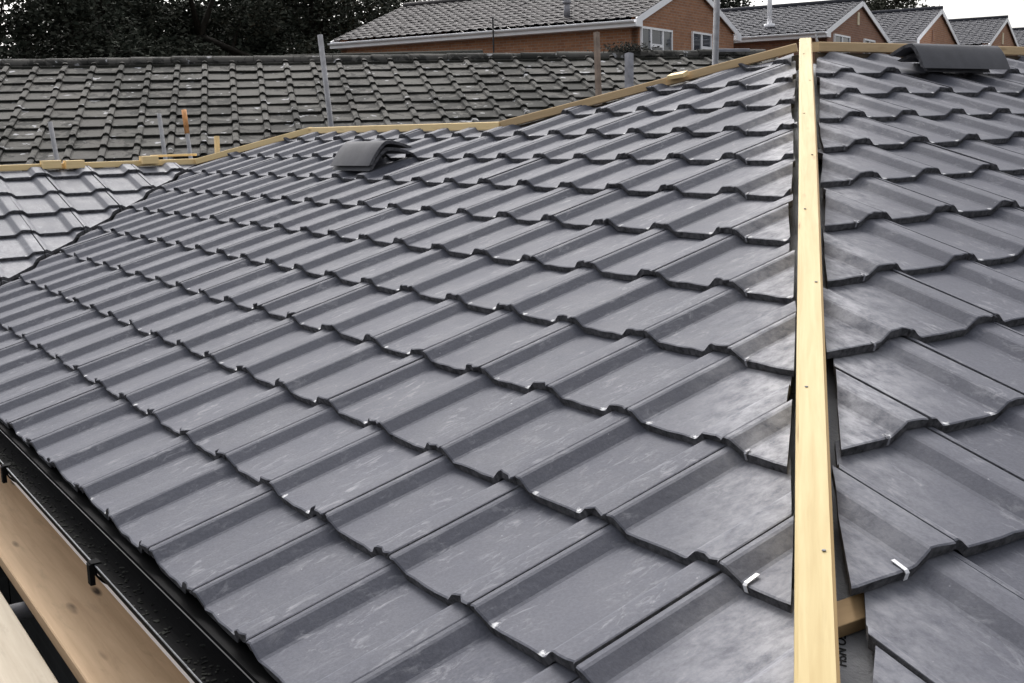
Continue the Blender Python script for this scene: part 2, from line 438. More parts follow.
# lower left wing, its slope faces the camera across the valley
O3 = V((0, 5.896, 0))
valley_r = line_plane((-.33, 5.615), (1.95, 7.895), (0, 8))
ridge3 = line_plane((-5, 7.80), (3, 7.80), (0, 6))
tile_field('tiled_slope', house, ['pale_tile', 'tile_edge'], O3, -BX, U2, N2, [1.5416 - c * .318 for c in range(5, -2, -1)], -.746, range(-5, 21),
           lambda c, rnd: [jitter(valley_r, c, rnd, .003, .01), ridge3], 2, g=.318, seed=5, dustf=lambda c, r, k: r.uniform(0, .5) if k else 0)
# slopes on the far side
hip_back = line_plane((3.43, 3.42), (2.45, 4.63), (6, 5))
tile_field('rear_slope', house, ['tile', 'tile_edge'], V((0, 2 * RIDGE_Y, 0)), BX, V((0, -CS, SN)), V((0, SN, CS)), [.3 + c * GA for c in range(2, 10)], 2.3, range(0, 20),
           lambda c, r: [hip_back, line_plane((3, RIDGE_Y + .03), (8, RIDGE_Y + .03), (4, 6))], 1, seed=21)
tile_field('rear_slope', house, ['tile', 'tile_edge'], V((4.88, 0, 0)), -AY, V((-CS, 0, SN)), V((SN, 0, CS)), [.4 + c * GA for c in range(0, 7)], -9.1, range(0, 16),
           lambda c, r: [line_plane((2.46, 4.6), (2.49, 7.1), (4, 5)), line_plane((2.47, 7.12), (3.47, 8.12), (4, 6)), line_plane((2.47, 4.6), (3.5, 5.6), (4, 7))], 1, seed=22)
tile_field('rear_slope', house, ['tile', 'tile_edge'], V((0, 7.85 * 2 - 5.91, 0)), BX, V((0, -CS, SN)), V((0, SN, CS)), [.5 + c * GA for c in range(0, 7)], -5.2, range(0, 30),
           lambda c, r: [line_plane((-5, 7.87), (3, 7.87), (0, 9)) if c.x < 1.85 else line_plane((1.85, 7.89), (2.48, 7.15), (3, 8)), line_plane((2.50, 7.15), (3.47, 8.12), (1, 9))], 1, seed=23)

# underlay felt, and the battens under each course
def onp1(x, y, h): return V((x, y, x * TN)) + N1 * h
def onp2(x, y, h): return V((x, y, y * TN)) + N2 * h
hx = lambda x: .39 + (x - .26) * HD.y / HD.x
finish(sheet([onp1(-.3, hx(-.3), -.10), onp1(3.38, hx(3.38), -.10), onp1(2.42, 4.6, -.10), onp1(2.44, 7.1, -.10), onp1(1.85, 7.8, -.10), onp1(-.3, 5.6, -.10)], .004, N1), 'underlay', 'felt', house)
finish(sheet([onp2(.26 + (y - .39) * HD.x / HD.y, y, -.088) for y in (-.25, 3.38)] + [onp2(7.9, 3.38, -.088), onp2(7.9, -.25, -.088)], .004, N2), 'underlay', 'felt_light', house)
finish(sheet([onp2(x, y - 5.896, -.10) + V((0, 5.896, 0)) for x, y in ((-.3, 5.65), (1.85, 7.8), (-5.3, 7.8), (-5.3, 5.65))], .004, N2), 'underlay', 'felt', house)
for c in range(-1, 11):
    t = c * GA + .30; x = t * CS
    ye = 5.5 + x + .33 if x < 1.8 else (7.0 if x < 2.38 else max(hx(x) + .1, 3.45 + (3.3 - x) * 1.2))
    if c % 1 == 0: finish(timber(onp1(x, hx(x) + .17 + random.uniform(0, .03), -.0585), onp1(x, ye, -.0585), .045, .025, N1, .001), 'tile_batten', 'batten', house)
    y = (t + .1267) * CS; xs = .26 + (y - .39) * HD.x / HD.y
    if y < 3.3: finish(timber(onp2(xs + (-.0 if c == 0 else .16), y, -.0585), onp2(7.8, y, -.0585), .045, .025, N2, .001), 'tile_batten', 'batten', house)
# valley trough between the main slope and the wing
bm = sheet([V((-.34, 5.50, -.20)), V((1.78, 7.60, .50)), V((1.78, 7.78, .50)), V((-.34, 5.68, -.20))], .004)
finish(bm, 'valley_trough', 'gutter', house)

# timbers: hip board, ridge boards
def hipz(al): return (HB.x + HD.x * al) * TN
def hp(al, lat, h):
    p = HB + HD * al + HL * lat; return V((p.x, p.y, hipz(al) + h))
finish(timber(hp(-.95, -.0225, .06), hp(4.17, -.0235, .06), .056, .15, UZ, .005, .0012, 4, 1), 'hip_board', ['pine', 'pine_side'], house)
finish(timber((3.43, RIDGE_Y - .005, 1.165), (8.0, RIDGE_Y - .005, 1.165), .045, .045, UZ, .003, .002, 7), 'ridge_board', 'batten2', house)
finish(timber((3.375, 3.455, 1.162), (2.43, 4.605, .840), .045, .040, UZ, .003, .001, 9), 'hip_board', 'batten2', house)
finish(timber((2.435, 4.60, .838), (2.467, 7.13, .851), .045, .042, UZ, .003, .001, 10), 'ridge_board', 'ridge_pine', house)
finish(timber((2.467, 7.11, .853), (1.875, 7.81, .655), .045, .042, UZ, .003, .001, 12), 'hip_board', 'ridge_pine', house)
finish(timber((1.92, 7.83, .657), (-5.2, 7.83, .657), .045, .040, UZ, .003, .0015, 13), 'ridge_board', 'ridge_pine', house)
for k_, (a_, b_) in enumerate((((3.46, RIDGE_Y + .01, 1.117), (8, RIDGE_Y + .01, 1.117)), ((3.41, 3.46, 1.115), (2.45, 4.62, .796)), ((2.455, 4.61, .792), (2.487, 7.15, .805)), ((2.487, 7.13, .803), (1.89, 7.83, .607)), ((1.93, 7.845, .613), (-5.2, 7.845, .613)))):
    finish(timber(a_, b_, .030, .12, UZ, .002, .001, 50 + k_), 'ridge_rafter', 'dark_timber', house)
for x, z, l in ((.87, .668, .12), (1.02, .664, .12), (1.53, .676, .11)):
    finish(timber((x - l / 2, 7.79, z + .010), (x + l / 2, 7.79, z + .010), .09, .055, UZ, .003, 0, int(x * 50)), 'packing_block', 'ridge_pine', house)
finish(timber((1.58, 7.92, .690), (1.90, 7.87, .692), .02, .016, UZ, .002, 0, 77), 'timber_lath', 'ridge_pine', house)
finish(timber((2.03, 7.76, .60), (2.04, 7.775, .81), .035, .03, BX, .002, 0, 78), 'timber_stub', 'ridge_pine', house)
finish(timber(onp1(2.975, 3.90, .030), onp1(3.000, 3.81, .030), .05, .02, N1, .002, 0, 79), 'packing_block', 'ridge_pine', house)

# metal clips holding the sawn tiles
def clip_part(P, L, U, N, big):
    bm = bmesh.new(); w_ = .0040 if big else .0028
    pr = [(.027 if big else .010, .0012), (.0, .0012), (-.0045, -.002), (-.0045, -.015)]
    a = [bm.verts.new(P + U * t + N * h - L * w_) for t, h in pr]; b = [bm.verts.new(P + U * t + N * h + L * w_) for t, h in pr]
    c = [bm.verts.new(P + U * (t - .001) + N * (h + .0012) - L * w_) for t, h in pr]; d = [bm.verts.new(P + U * (t - .001) + N * (h + .0012) + L * w_) for t, h in pr]
    for i in range(3):
        bm.faces.new((c[i], c[i+1], d[i+1], d[i])); bm.faces.new((a[i], b[i], b[i+1], a[i+1]))
        bm.faces.new((a[i], a[i+1], c[i+1], c[i])); bm.faces.new((b[i], d[i], d[i+1], b[i+1]))
    bmesh.ops.recalc_face_normals(bm, faces=bm.faces[:])
    finish(bm, 'tile_clip', 'clip' if big else 'lead', house)
for c in range(0, 11):
    s = 1.309 + (c - 3 if c else -3) * .3
    s = 1.309 + (c - 3) * .3 - .112
    clip_part(U1 * (c * GA) + AY * s + N1 * (-.0232), AY, U1, N1, c == 1)
    x = .8034 + (c - 2) * .3 - (.050 if c != 1 else .055)
    clip_part(U2 * (.1267 + c * GA) + BX * x + N2 * (-.0232), BX, U2, N2, c == 1)

# roofer's marker writing on the felt in the hip gap
def writing(txt, P, right, up, size, parent, mat='ink'):
    cu = bpy.data.curves.new('txt', 'FONT'); cu.body = txt; cu.size = size; cu.extrude = .0004; cu.offset = size * .012
    o = bpy.data.objects.new('txt', cu); COL.objects.link(o)
    dg = bpy.context.evaluated_depsgraph_get(); me = bpy.data.meshes.new_from_object(o.evaluated_get(dg)); bpy.data.objects.remove(o)
    right = right.normalized(); n = right.cross(up).normalized(); up = n.cross(right)
    me.transform(Matrix(((right.x, up.x, n.x, P.x), (right.y, up.y, n.y, P.y), (right.z, up.z, n.z, P.z), (0, 0, 0, 1))))
    me.name = 'marker_writing'
    return finish(me, 'marker_writing', mat, parent)
rt = V((-.075, -.069, -.024)).normalized()
writing('FO NSH', onp2(.308, .397, -.0865), rt, V((.66, -.70, -.25)), .021, house)
# nails along the hip board
for k in range(9):
    P = hp(-.45 + k * .53, -.0225 + (.012 if k % 2 else -.011), .0605)
    finish(tube([P, P + V((0, 0, .0014))], .0032, 8), 'nail_head', 'steel', house)

# gutter: half-round shell with brackets, felt support tray, fascia, soffit and walls
def arc_shell(cx, cz, r, th, y0, y1, n=16):
    bm = bmesh.new()
    prof = [(cx + r * math.cos(a), cz + r * math.sin(a)) for a in [math.pi + math.pi * i / n for i in range(n + 1)]]
    prof += [(cx + (r - th) * math.cos(a), cz + (r - th) * math.sin(a)) for a in [2 * math.pi - math.pi * i / n for i in range(n + 1)]]
    a = [bm.verts.new((x, y0, z)) for x, z in prof]; b = [bm.verts.new((x, y1, z)) for x, z in prof]
    k = len(prof)
    for i in range(k): bm.faces.new((a[i], a[(i+1) % k], b[(i+1) % k], b[i]))
    for i in range(n): 
        bm.faces.new((a[i], a[i+1], a[k-2-i], a[k-1-i])); bm.faces.new((b[i+1], b[i], b[k-1-i], b[k-2-i]))
    bmesh.ops.recalc_face_normals(bm, faces=bm.faces[:]); return bm
GX, GZ = -.318, -.160
gut = finish(arc_shell(GX, GZ, .052, .0025, -.42, 5.5), 'gutter', 'gutter', house)
bm = tube([(GX - .052, -.42, GZ), (GX - .052, 5.5, GZ)], .0018, 6); finish(bm, 'gutter_lip', 'felt', gut)
rnd = random.Random(5)
for y in (-.1, .95, 2.0, 3.02, 4.05, 5.05):
    bm = arc_shell(GX, GZ, .058, .0045, y - .014, y + .014)
    box(bm, (GX - .066, y - .012, GZ - .045), (GX - .0545, y + .012, GZ + .004)); box(bm, (GX - .062, y - .014, GZ + .0035), (GX - .040, y + .014, GZ + .0075))
    finish(bm, 'gutter_bracket', 'gutter', gut)
# wet grit lying in the gutter
bm = bmesh.new()
for i in range(1100):
    y = rnd.uniform(-.3, 5.4); a = rnd.gauss(-math.pi / 2, .38); r = .0480
    p = V((GX + r * math.cos(a), y, GZ + r * math.sin(a))); s = rnd.uniform(.0015, .005)
    m4 = Matrix.Translation(p) @ Matrix.Rotation(rnd.uniform(0, 6), 4, 'Z') @ Matrix.Diagonal((s * rnd.uniform(.6, 2), s, s * .5, 1))
    bmesh.ops.create_icosphere(bm, subdivisions=1, radius=1, matrix=m4)
tag(finish(bm, 'gutter_grit', 'grit', gut), kind='stuff')
bm = timber((-.272, -.4, -.146), (-.272, 5.5, -.146), .060, .0025, V((.25, 0, 1)), .0003); finish(bm, 'eaves_tray', 'gutter', house)
bm = tube([(-.3025, -.4, -.1475), (-.3025, 5.5, -.1475)], .0013, 5); finish(bm, 'tray_edge', 'felt_edge', house)
finish(boxes([((-.262, -.26, -.36), (-.24, 5.7, -.17)), ((-.238, -.262, -.36), (7.9, -.24, -.19)), ((-5.3, 5.60, -.36), (-.30, 5.62, -.19))]), 'fascia', 'white', house)
finish(boxes([((-.24, -.24, -.372), (7.9, 5.6, -.362)), ((-5.3, 5.61, -.374), (3.9, 9.2, -.364))]), 'soffit', 'white', house)
def wall_part(lst, parent, mat, name='wall', world=True):
    return finish(boxes(lst), name, mat, parent, world)
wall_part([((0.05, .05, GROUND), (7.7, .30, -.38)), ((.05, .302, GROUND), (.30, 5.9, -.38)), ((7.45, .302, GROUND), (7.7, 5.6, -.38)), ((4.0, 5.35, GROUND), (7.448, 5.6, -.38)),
           ((3.7, 5.35, GROUND), (3.95, 8.9, -.38)), ((-5.1, 8.9, GROUND), (3.95, 9.1, -.38)), ((-5.1, 5.92, GROUND), (.048, 6.1, -.38)), ((-5.1, 6.102, GROUND), (-4.9, 8.898, -.38))], house, 'shade_brick')
# gable ends at the far right and far left
def gable(parent, mat, pts, n, th, name='gable_wall', world=True): return finish(sheet(pts, th, n), name, mat, parent, world)
gable(house, 'brick2', [V((7.6, -.1, -.36)), V((7.6, RIDGE_Y, .98)), V((7.6, 5.7, .14)), V((7.6, 5.7, -.36))], BX, .2)
gable(house, 'brick2', [V((-5.0, 5.8, -.36)), V((-5.0, 7.63, .50)), V((-5.0, 9.1, .0)), V((-5.0, 9.1, -.36))], BX, .2)

# ================================================================== LOOSE RIDGE TILES LYING ON THE SLOPES
def ridge_tile(name, label, P, axis, up, length=.45, halfw=.125, h=.085, th=.017, group=None, spin=0., tip=0.):
    """angled half-round ridge tile; P under the middle of the tile, axis along the tile"""
    axis = axis.normalized(); lat = axis.cross(up).normalized(); up = lat.cross(axis).normalized()
    if spin:
        q = Matrix.Rotation(spin, 3, up); axis = q @ axis; lat = q @ lat
    if tip:
        q = Matrix.Rotation(tip, 3, lat); axis = q @ axis; up = q @ up
    out = []; n = 18
    for i in range(n + 1):
        a = math.pi * i / n; c, s = math.cos(a), math.sin(a)
        out.append((-halfw * c, h * (1 - abs(c) ** 1.45)))
    inn = []
    for i in range(n + 1):
        a = math.pi * i / n; c, s = math.cos(a), math.sin(a)
        inn.append((-(halfw - th * 1.25) * c, (h - th) * (1 - abs(c) ** 1.45)))
    prof = out + inn[::-1]; k = len(prof); bm = bmesh.new(); rings = []
    for t in (-.5, -.493, -.2, .1, .493, .5):
        sc = .985 if abs(t) == .5 else 1.
        rings.append([bm.verts.new(P + axis * (t * length) + lat * (x * sc) + up * (z * sc)) for x, z in prof])
    for A_, B_ in zip(rings, rings[1:]):
        for i in range(k):
            f = bm.faces.new((A_[i], A_[(i+1) % k], B_[(i+1) % k], B_[i])); f.smooth = i < n or n < i < k - 1
    for r in (rings[0], rings[-1]):
        for i in range(n):
            f = bm.faces.new((r[i], r[i+1], r[k-2-i], r[k-1-i])); f.material_index = 1
    bmesh.ops.recalc_face_normals(bm, faces=bm.faces[:])
    o = finish(bm, name, ['ridge_tile', 'tile_edge'], None, loc=P)
    return tag(o, label, 'ridge tile', group)
GR = 'loose ridge tiles waiting on the new roof'
PL = onp1(1.90, 5.06, .0)
ridge_tile('ridge_tile', 'lower ridge tile of the nested pair lying on the wide left slope', PL + N1 * .004, AY, N1, group=GR, h=.076, halfw=.135)
ridge_tile('ridge_tile', 'upper ridge tile of the nested pair lying on the wide left slope', PL + N1 * .030 + U1 * .004 - AY * .006, AY, N1, group=GR, h=.084, halfw=.138, spin=.02)
PR = onp2(3.94, 3.02, .0)
ridge_tile('ridge_tile', 'lower ridge tile of the pair at the top of the right slope', PR - BX * .02 + U2 * .012 + N2 * .002, BX, N2, group=GR, h=.06, halfw=.095, spin=-.02)
ridge_tile('ridge_tile', 'upper ridge tile of the pair at the top of the right slope', PR + N2 * .026, BX, N2, length=.62, group=GR, h=.085, halfw=.110, spin=-.02, tip=.0)

# ================================================================== SCAFFOLD
GB = 'scaffold boards of the walkway below the gutter'
b1 = finish(timber((-.312, -1.2, -.40), (-.312, 6.2, -.40), .226, .038, UZ, .003, 0, 31), 'scaffold_board', 'plank', None, loc=(-.312, 2.5, -.42))
tag(b1, 'orange brown scaffold board with knots running right below the black gutter', 'scaffold board', GB)
b2 = finish(timber((-.590, -1.2, -.398), (-.590, 6.2, -.404), .226, .038, UZ, .003, 0, 35), 'scaffold_board', 'plank_pale', None, loc=(-.59, 2.5, -.42))
tag(b2, 'paler weathered scaffold board in the bottom left corner, outside the dark gap', 'scaffold board', GB)
b3 = finish(timber((-.86, -1.2, -.40), (-.86, 6.2, -.40), .226, .038, UZ, .003, 0, 39), 'scaffold_board', 'plank_pale', None, loc=(-.86, 2.5, -.42))
tag(b3, 'outermost scaffold board of the walkway, beyond the pale one', 'scaffold board', GB)
for i, y in enumerate((.6, 2.62, 4.9)):
    bm = tube([(-1.1, y, -.464), (-.02, y, -.464)], .024, 14)
    tag(finish(bm, 'scaffold_tube', 'steel', None, loc=(-.5, y, -.464)), ['steel cross tube under the near end of the scaffold boards', 'steel cross tube seen in the dark gap between the scaffold boards', 'steel cross tube under the far end of the scaffold boards'][i], 'scaffold tube', 'cross tubes under the scaffold boards')

def pole(name, base, top, r, mat, label, cat='scaffold pole', sleeve=None, square=False):
    base, top = V(base), V(top); d = (top - base); foot = base + d * ((GROUND - base.z) / d.z)
    bm = timber(foot, top, r * 2, r * 2, AY, .003) if square else tube([foot, top], r, 14)
    if sleeve:
        o = empty(name, foot, label, cat, 'poles rising behind the new roof')
        finish(bm, 'tube', mat, o)
        finish(tube([top - d.normalized() * sleeve, top + d.normalized() * .01], r * 1.18, 14), 'sleeve', 'rust_sleeve', o)
    else:
        o = tag(finish(bm, name, mat, None, loc=foot), label, cat, 'poles rising behind the new roof')
    return o
pole('scaffold_pole', (3.662, 9.378, .88), (3.674, 9.539, 1.692), .024, 'steel', 'tall scaffold pole before the mossy roof, where the long white gutter begins')
pole('scaffold_pole', (1.51, 10.468, .603), (1.495, 10.557, .98), .020, 'steel', 'short leaning scaffold pole, leftmost in front of the mossy roof')
pole('scaffold_pole', (2.375, 10.149, .591), (2.374, 10.241, 1.029), .019, 'steel', 'short plain grey scaffold pole just left of the orange-topped one')
pole('scaffold_pole', (2.6, 10.128, .61), (2.599, 10.221, 1.052), .019, 'steel', 'short scaffold pole with an orange sleeve on its top', sleeve=.21)
pole('timber_post', (4.78, 6.881, 1.064), (4.821, 6.95, 1.524), .019, 'brown_post', 'thin brown timber post standing against the brick house wall', 'post', square=True)
pole('timber_post', (4.98, 6.759, 1.096), (5.01, 6.793, 1.356), .026, 'grey_post', 'short thick grey post just right of the thin brown one', 'post', square=True)
pole('scaffold_pole', (5.36, 6.176, 1.216), (5.456, 6.25, 1.99), .024, 'steel', 'tall grey scaffold pole crossing the roof edge of the nearest brick house')

# ================================================================== NEIGHBOUR'S MOSSY ROOF
azm, pm = -.35891, .34102
E2 = V((math.cos(azm), math.sin(azm), 0)); NH = V((-math.sin(azm), math.cos(azm), 0))
UM = (NH * math.cos(pm) + UZ * math.sin(pm)); NM = (UZ * math.cos(pm) - NH * math.sin(pm))
PM = V((1.926, 13.160, 1.543)); GM = .29483
nb = empty('neighbour_bungalow', (PM.x, PM.y, GROUND), 'low neighbouring bungalow with an old mossy grey tiled roof and mortared ridge', 'house')
# roll centres measured on k*0.3 from PM (roll centre there): tile s0 is the left corner of the crown
tile_field('mossy_roof', nb, ['moss', 'moss_edge'], PM + NM * .02, -E2, UM, NM, [-GM * k for k in range(11, -1, -1)] + [GM * .0 + GM * 1 - .0001], .03, range(-29, 10),
           lambda c, r: [(PM + UM * .40 * math.cos(pm) , -NH)], 3, g=GM, seed=41, jit=1.9, hs=1.15)
RZ = PM + UM * .42
# half round ridge tiles bedded on mortar
rnd = random.Random(9)
for k in range(-7, 20):
    s = k * .45 + .1
    if s > 8.35: continue
    P = RZ + E2 * s + V((0, 0, -.045 + rnd.gauss(0, .004)))
    bm = bmesh.new(); n = 10; rings = []
    for t, rr in ((0, .098), (.445, .092)):
        rings.append([bm.verts.new(P + E2 * (t) + NH * (-math.cos(math.pi * i / n) * rr) + UZ * (math.sin(math.pi * i / n) * rr * .9 + rnd.gauss(0, .001))) for i in range(n + 1)])
    for i in range(n):
        f = bm.faces.new((rings[0][i], rings[0][i+1], rings[1][i+1], rings[1][i])); f.smooth = True
    bm.faces.new(rings[0][::-1]); bm.faces.new(rings[1]); bm.faces.new((rings[0][0], rings[1][0], rings[1][-1], rings[0][-1]))
    bmesh.ops.recalc_face_normals(bm, faces=bm.faces[:]); bm.normal_update(); uv_box(bm)
    rt_ = finish(bm, 'ridge_tile', 'moss', nb)
    me = rt_.data; ca = me.color_attributes.new('tile', 'FLOAT_COLOR', 'CORNER'); c = (rnd.uniform(.4, 1), rnd.random(), 0, 1)
    for d in ca.data: d.color = c
bm = timber(RZ - E2 * 3.1 - NH * .075 + UZ * -.05, RZ + E2 * 8.4 - NH * .075 + UZ * -.05, .09, .04, UZ, .004, .006, 3); finish(bm, 'ridge_mortar', 'moss_edge', nb)
bm = sheet([RZ + E2 * -3.1 + UZ * -.03, RZ + E2 * 8.45 + UZ * -.03, RZ + E2 * 8.45 + NH * 3.4 + UZ * -1.25, RZ + E2 * -3.1 + NH * 3.4 + UZ * -1.25], .05); finish(bm, 'rear_roof', 'moss_edge', nb)
finish(boxes([((0, 0, 0), (.001, .001, .001))]) if False else sheet([PM + E2 * -3.0 - UM * 3.2 - NM * .04, PM + E2 * 8.45 - UM * 3.2 - NM * .04, PM + E2 * 8.45 + UM * .38 - NM * .04, PM + E2 * -3.0 + UM * .38 - NM * .04], .03, NM), 'roof_deck', 'dark_edge', nb)
base = lambda s, t, z: V((*(PM + E2 * s + NH * t).xy, z))
for s0_, s1_, t0_, t1_ in ((-2.9, 8.3, -2.85, -2.65), (-2.9, 8.3, 3.3, 3.5), (-2.9, -2.7, -2.64, 3.29), (8.1, 8.3, -2.64, 3.29)):
    pts = [base(s0_, t0_, .42), base(s1_, t0_, .42), base(s1_, t1_, .42), base(s0_, t1_, .42)]
    finish(sheet(pts, .42 - GROUND), 'wall', 'brick2', nb)
for s0_ in (8.12,):
    finish(sheet([base(s0_, -2.7, .42), base(s0_, .35, 1.55), base(s0_, 3.4, .42)], .15, E2), 'gable_wall', 'brick2', nb)
# white mortar and broken verge at the right end of the ridge
bm = timber(RZ + E2 * 7.95 + V((0, 0, .055)), RZ + E2 * 8.42 + V((0, 0, .05)), .16, .05, UZ, .01, .006, 5); finish(bm, 'verge_mortar', 'lead', nb)
# low second ridge of the same roof behind the first
RB = RZ + NH * 1.25 + UZ * .03
q0, q1 = 2.75, 5.28
UB = (NH * math.cos(.2) + UZ * math.sin(.2)); NB_ = (UZ * math.cos(.2) - NH * math.sin(.2))
tile_field('rear_extension_roof', nb, ['moss', 'moss_edge'], RB, -E2, UB, NB_, [-.45, -.15], -q1, range(0, 9), lambda c, r: [(RB + E2 * q1, -E2), (RB + E2 * q0, E2), (RB + UB * .02, -NH)], 1, g=.3, seed=45, jit=3)
finish(tube([RB + E2 * q0 + UZ * .02, RB + E2 * q1 + UZ * .05], .085, 10), 'rear_ridge', 'moss_edge', nb)
finish(sheet([RB + E2 * q0 - NH * .45 - UZ * .15, RB + E2 * q1 - NH * .45 - UZ * .15, RB + E2 * q1 + NH * .6 - UZ * .22, RB + E2 * q0 + NH * .6 - UZ * .22], 1.2), 'rear_extension', 'brick2', nb)
finish(timber(RB + E2 * (q1 + .01) - NH * .3 + UZ * .02, RB + E2 * (q1 + .01) + NH * .2 + UZ * .11, .06, .10, UZ, .004), 'white_verge', 'white', nb)
# moss clump growing on the ridge in front of the brick gable
bm = bmesh.new(); rnd = random.Random(3)
cc = RZ + E2 * 6.85 + UZ * .045
for i in range(900):
    u = V((rnd.gauss(0, .16), rnd.gauss(0, .07), abs(rnd.gauss(0, .05)))); p = cc + E2 * u.x + NH * u.y + UZ * (u.z - .02)
    s = .018; a = V((rnd.uniform(-1, 1), rnd.uniform(-1, 1), rnd.uniform(-1, 1))).normalized() * s; b = a.orthogonal().normalized() * s * .7
    bm.faces.new([bm.verts.new(q) for q in (p - a, p - b, p + a, p + b)])
tag(finish(bm, 'moss_clump', 'moss_edge', None, loc=cc), 'dark clump of moss on the mossy ridge before the brick gable corner', 'moss')

# ================================================================== BRICK HOUSES BEHIND
ae = R_(-26.2)
ED = V((math.sin(ae), math.cos(ae), 0)); GD = V((math.cos(ae), -math.sin(ae), 0))
CAM = V((-.96899, -.70395, .78292))
def brick_house(corner, W, Llen, rise, tiles, brick, windows, label, detail=1, hs=1.2, k=1.):
    """corner: eave corner of the gable facing us; local x along the gable, y along the eave (away), z up from the eave"""
    o_ = CAM + (V(corner) - CAM) * k
    mw = Matrix(((GD.x, ED.x, 0, o_.x), (GD.y, ED.y, 0, o_.y), (0, 0, 1, GROUND), (0, 0, 0, 1)))
    h = empty('brick_house', mw, label, 'house', 'brick houses in a row on the far side')
    ez = o_.z - GROUND; W *= k; rise *= k
    p = math.atan2(rise, W / 2); ct, st_ = math.cos(p), math.sin(p); sl = math.hypot(W / 2, rise)
    g = .30; nrow = int(sl / g) + 1
    rows = [sl - g * (i + 1) - .0 for i in range(nrow)][::-1]; rows = [r for r in rows if r > -.12]
    ncol = int(Llen / .3) + 1
    top = V((0, 0, ez + .03))
    e0 = [(V((0, -.04, 0)), V((0, 1, 0))), (V((0, Llen, 0)), V((0, -1, 0)))]
    tile_field('roof', h, tiles, top, V((0, 1, 0)), V((ct, 0, st_)), V((-st_, 0, ct)), rows, 0, range(-1, ncol), lambda c, r: e0 + [(V((W / 2, 0, 0)), V((-1, 0, 0)))], detail, g=g, seed=61, world=False, jit=2.5, hs=hs * .8)
    tile_field('roof', h, tiles, top + V((W, 0, 0)), V((0, -1, 0)), V((-ct, 0, st_)), V((st_, 0, ct)), rows, -Llen, range(-1, ncol + 1), lambda c, r: e0 + [(V((W / 2, 0, 0)), V((1, 0, 0)))], 0, g=g, seed=62, world=False, jit=1.5, hs=hs)
    finish(tube([(W / 2, -.05, ez + rise + .03), (W / 2, Llen, ez + rise + .03)], .075, 8), 'ridge_capping', tiles[0], h, False)
    # walls: eave sides, gables (pentagons)
    ov = .38; zt = ez - .12
    def wl(lst): finish(boxes(lst), 'wall', brick, h, False)
    wl([((ov, .1, 0), (ov + .2, Llen - .1, zt - .0))]); wl([((W - ov - .2, .1, 0), (W - ov, Llen - .1, zt))])
    for y in (.06, Llen - .30):
        zs = lambda x: ez - .06 + rise * (1 - abs(x - W / 2) / (W / 2))
        bm = bmesh.new(); a = [bm.verts.new((x, y, z)) for x, z in ((ov, 0), (W - ov, 0), (W - ov, zs(W - ov)), (W / 2, zs(W / 2)), (ov, zs(ov)))]
        r = bmesh.ops.extrude_face_region(bm, geom=[bm.faces.new(a)]); bmesh.ops.translate(bm, vec=(0, .22, 0), verts=[v for v in r['geom'] if isinstance(v, bmesh.types.BMVert)])
        bmesh.ops.recalc_face_normals(bm, faces=bm.faces[:]); bm.normal_update(); uv_box(bm); finish(bm, 'gable_wall', brick, h, False)
    # barge boards, box ends, fascia, soffit, gutters
    for y in (-.03, Llen - .01):
        for sx in (0, 1):
            x0, x1 = (W if sx else 0), W / 2
            bm = timber((x0, y, ez + .005), (x1, y, ez + rise + .005), .03, .17, V((0, 0, 1)), .003); finish(bm, 'barge_board', 'white', h, False)
            bm = boxes([((x0 - .02 if not sx else x0 - .36, y - .02, ez - .20), (x0 + .36 if not sx else x0 + .02, y + .012, ez - .04))]); finish(bm, 'eave_box_end', 'white', h, False)
    for sx in (0, 1):
        x0 = .0 if not sx else W; s = 1 if not sx else -1
        xa, xb = sorted((x0, x0 + s * .022)); finish(boxes([((xa, .0, ez - .20), (xb, Llen, ez - .03))]), 'fascia', 'white', h, False)
        xa, xb = sorted((x0 + s * .024, x0 + s * .40)); finish(boxes([((xa, .0, ez - .20), (xb, Llen, ez - .185))]), 'soffit', 'white', h, False)
        bm = arc_shell(x0 - s * .06, ez - .05, .058, .006, -.02, Llen + .02, 10); finish(bm, 'gutter', 'white', h, False)
    for (x0, x1, zt_, zb, kind) in windows:
        y = .035; x0 *= k; x1 *= k; z0, z1 = ez + zb, ez + zt_; f = .055
        fr = [((x0, y - .03, z0), (x1, y + .05, z0 + f)), ((x0, y - .03, z1 - f), (x1, y + .05, z1)), ((x0, y - .028, z0 + f + .001), (x0 + f, y + .05, z1 - f - .001)), ((x1 - f, y - .028, z0 + f + .001), (x1, y + .05, z1 - f - .001))]
        panes = []
        divs = {'three': (.30, .68), 'two': (.47,), 'twin': (.5,)}[kind]
        xs = [x0] + [x0 + (x1 - x0) * d for d in divs] + [x1]
        for d in xs[1:-1]: fr.append(((d - f * .8, y - .026, z0 + f + .001), (d + f * .8, y + .05, z1 - f - .001)))
        split = {'three': 1, 'two': 1, 'twin': -1}[kind]
        if split >= 0:
            zz = z1 - (z1 - z0) * .38; fr.append(((xs[split] + f * .8 + .001, y - .024, zz - f * .7), (xs[split + 1] - (f + .001 if split + 1 == len(xs) - 1 else f * .8 + .001), y + .05, zz + f * .7)))
        wo = finish(boxes(fr), 'window', 'white', h, False)
        for i in range(len(xs) - 1):
            finish(boxes([((xs[i] + f * .7, y + .004, z0 + f * .5), (xs[i + 1] - f * .7, y + .012, z1 - f * .5))]), 'pane', 'glass', wo, False)
        finish(boxes([((x0 - .05, y - .06, z0 - .06), (x1 + .05, y + .02, z0 - .002))]), 'sill', 'white', wo, False)
    return h, ez, W, rise, p
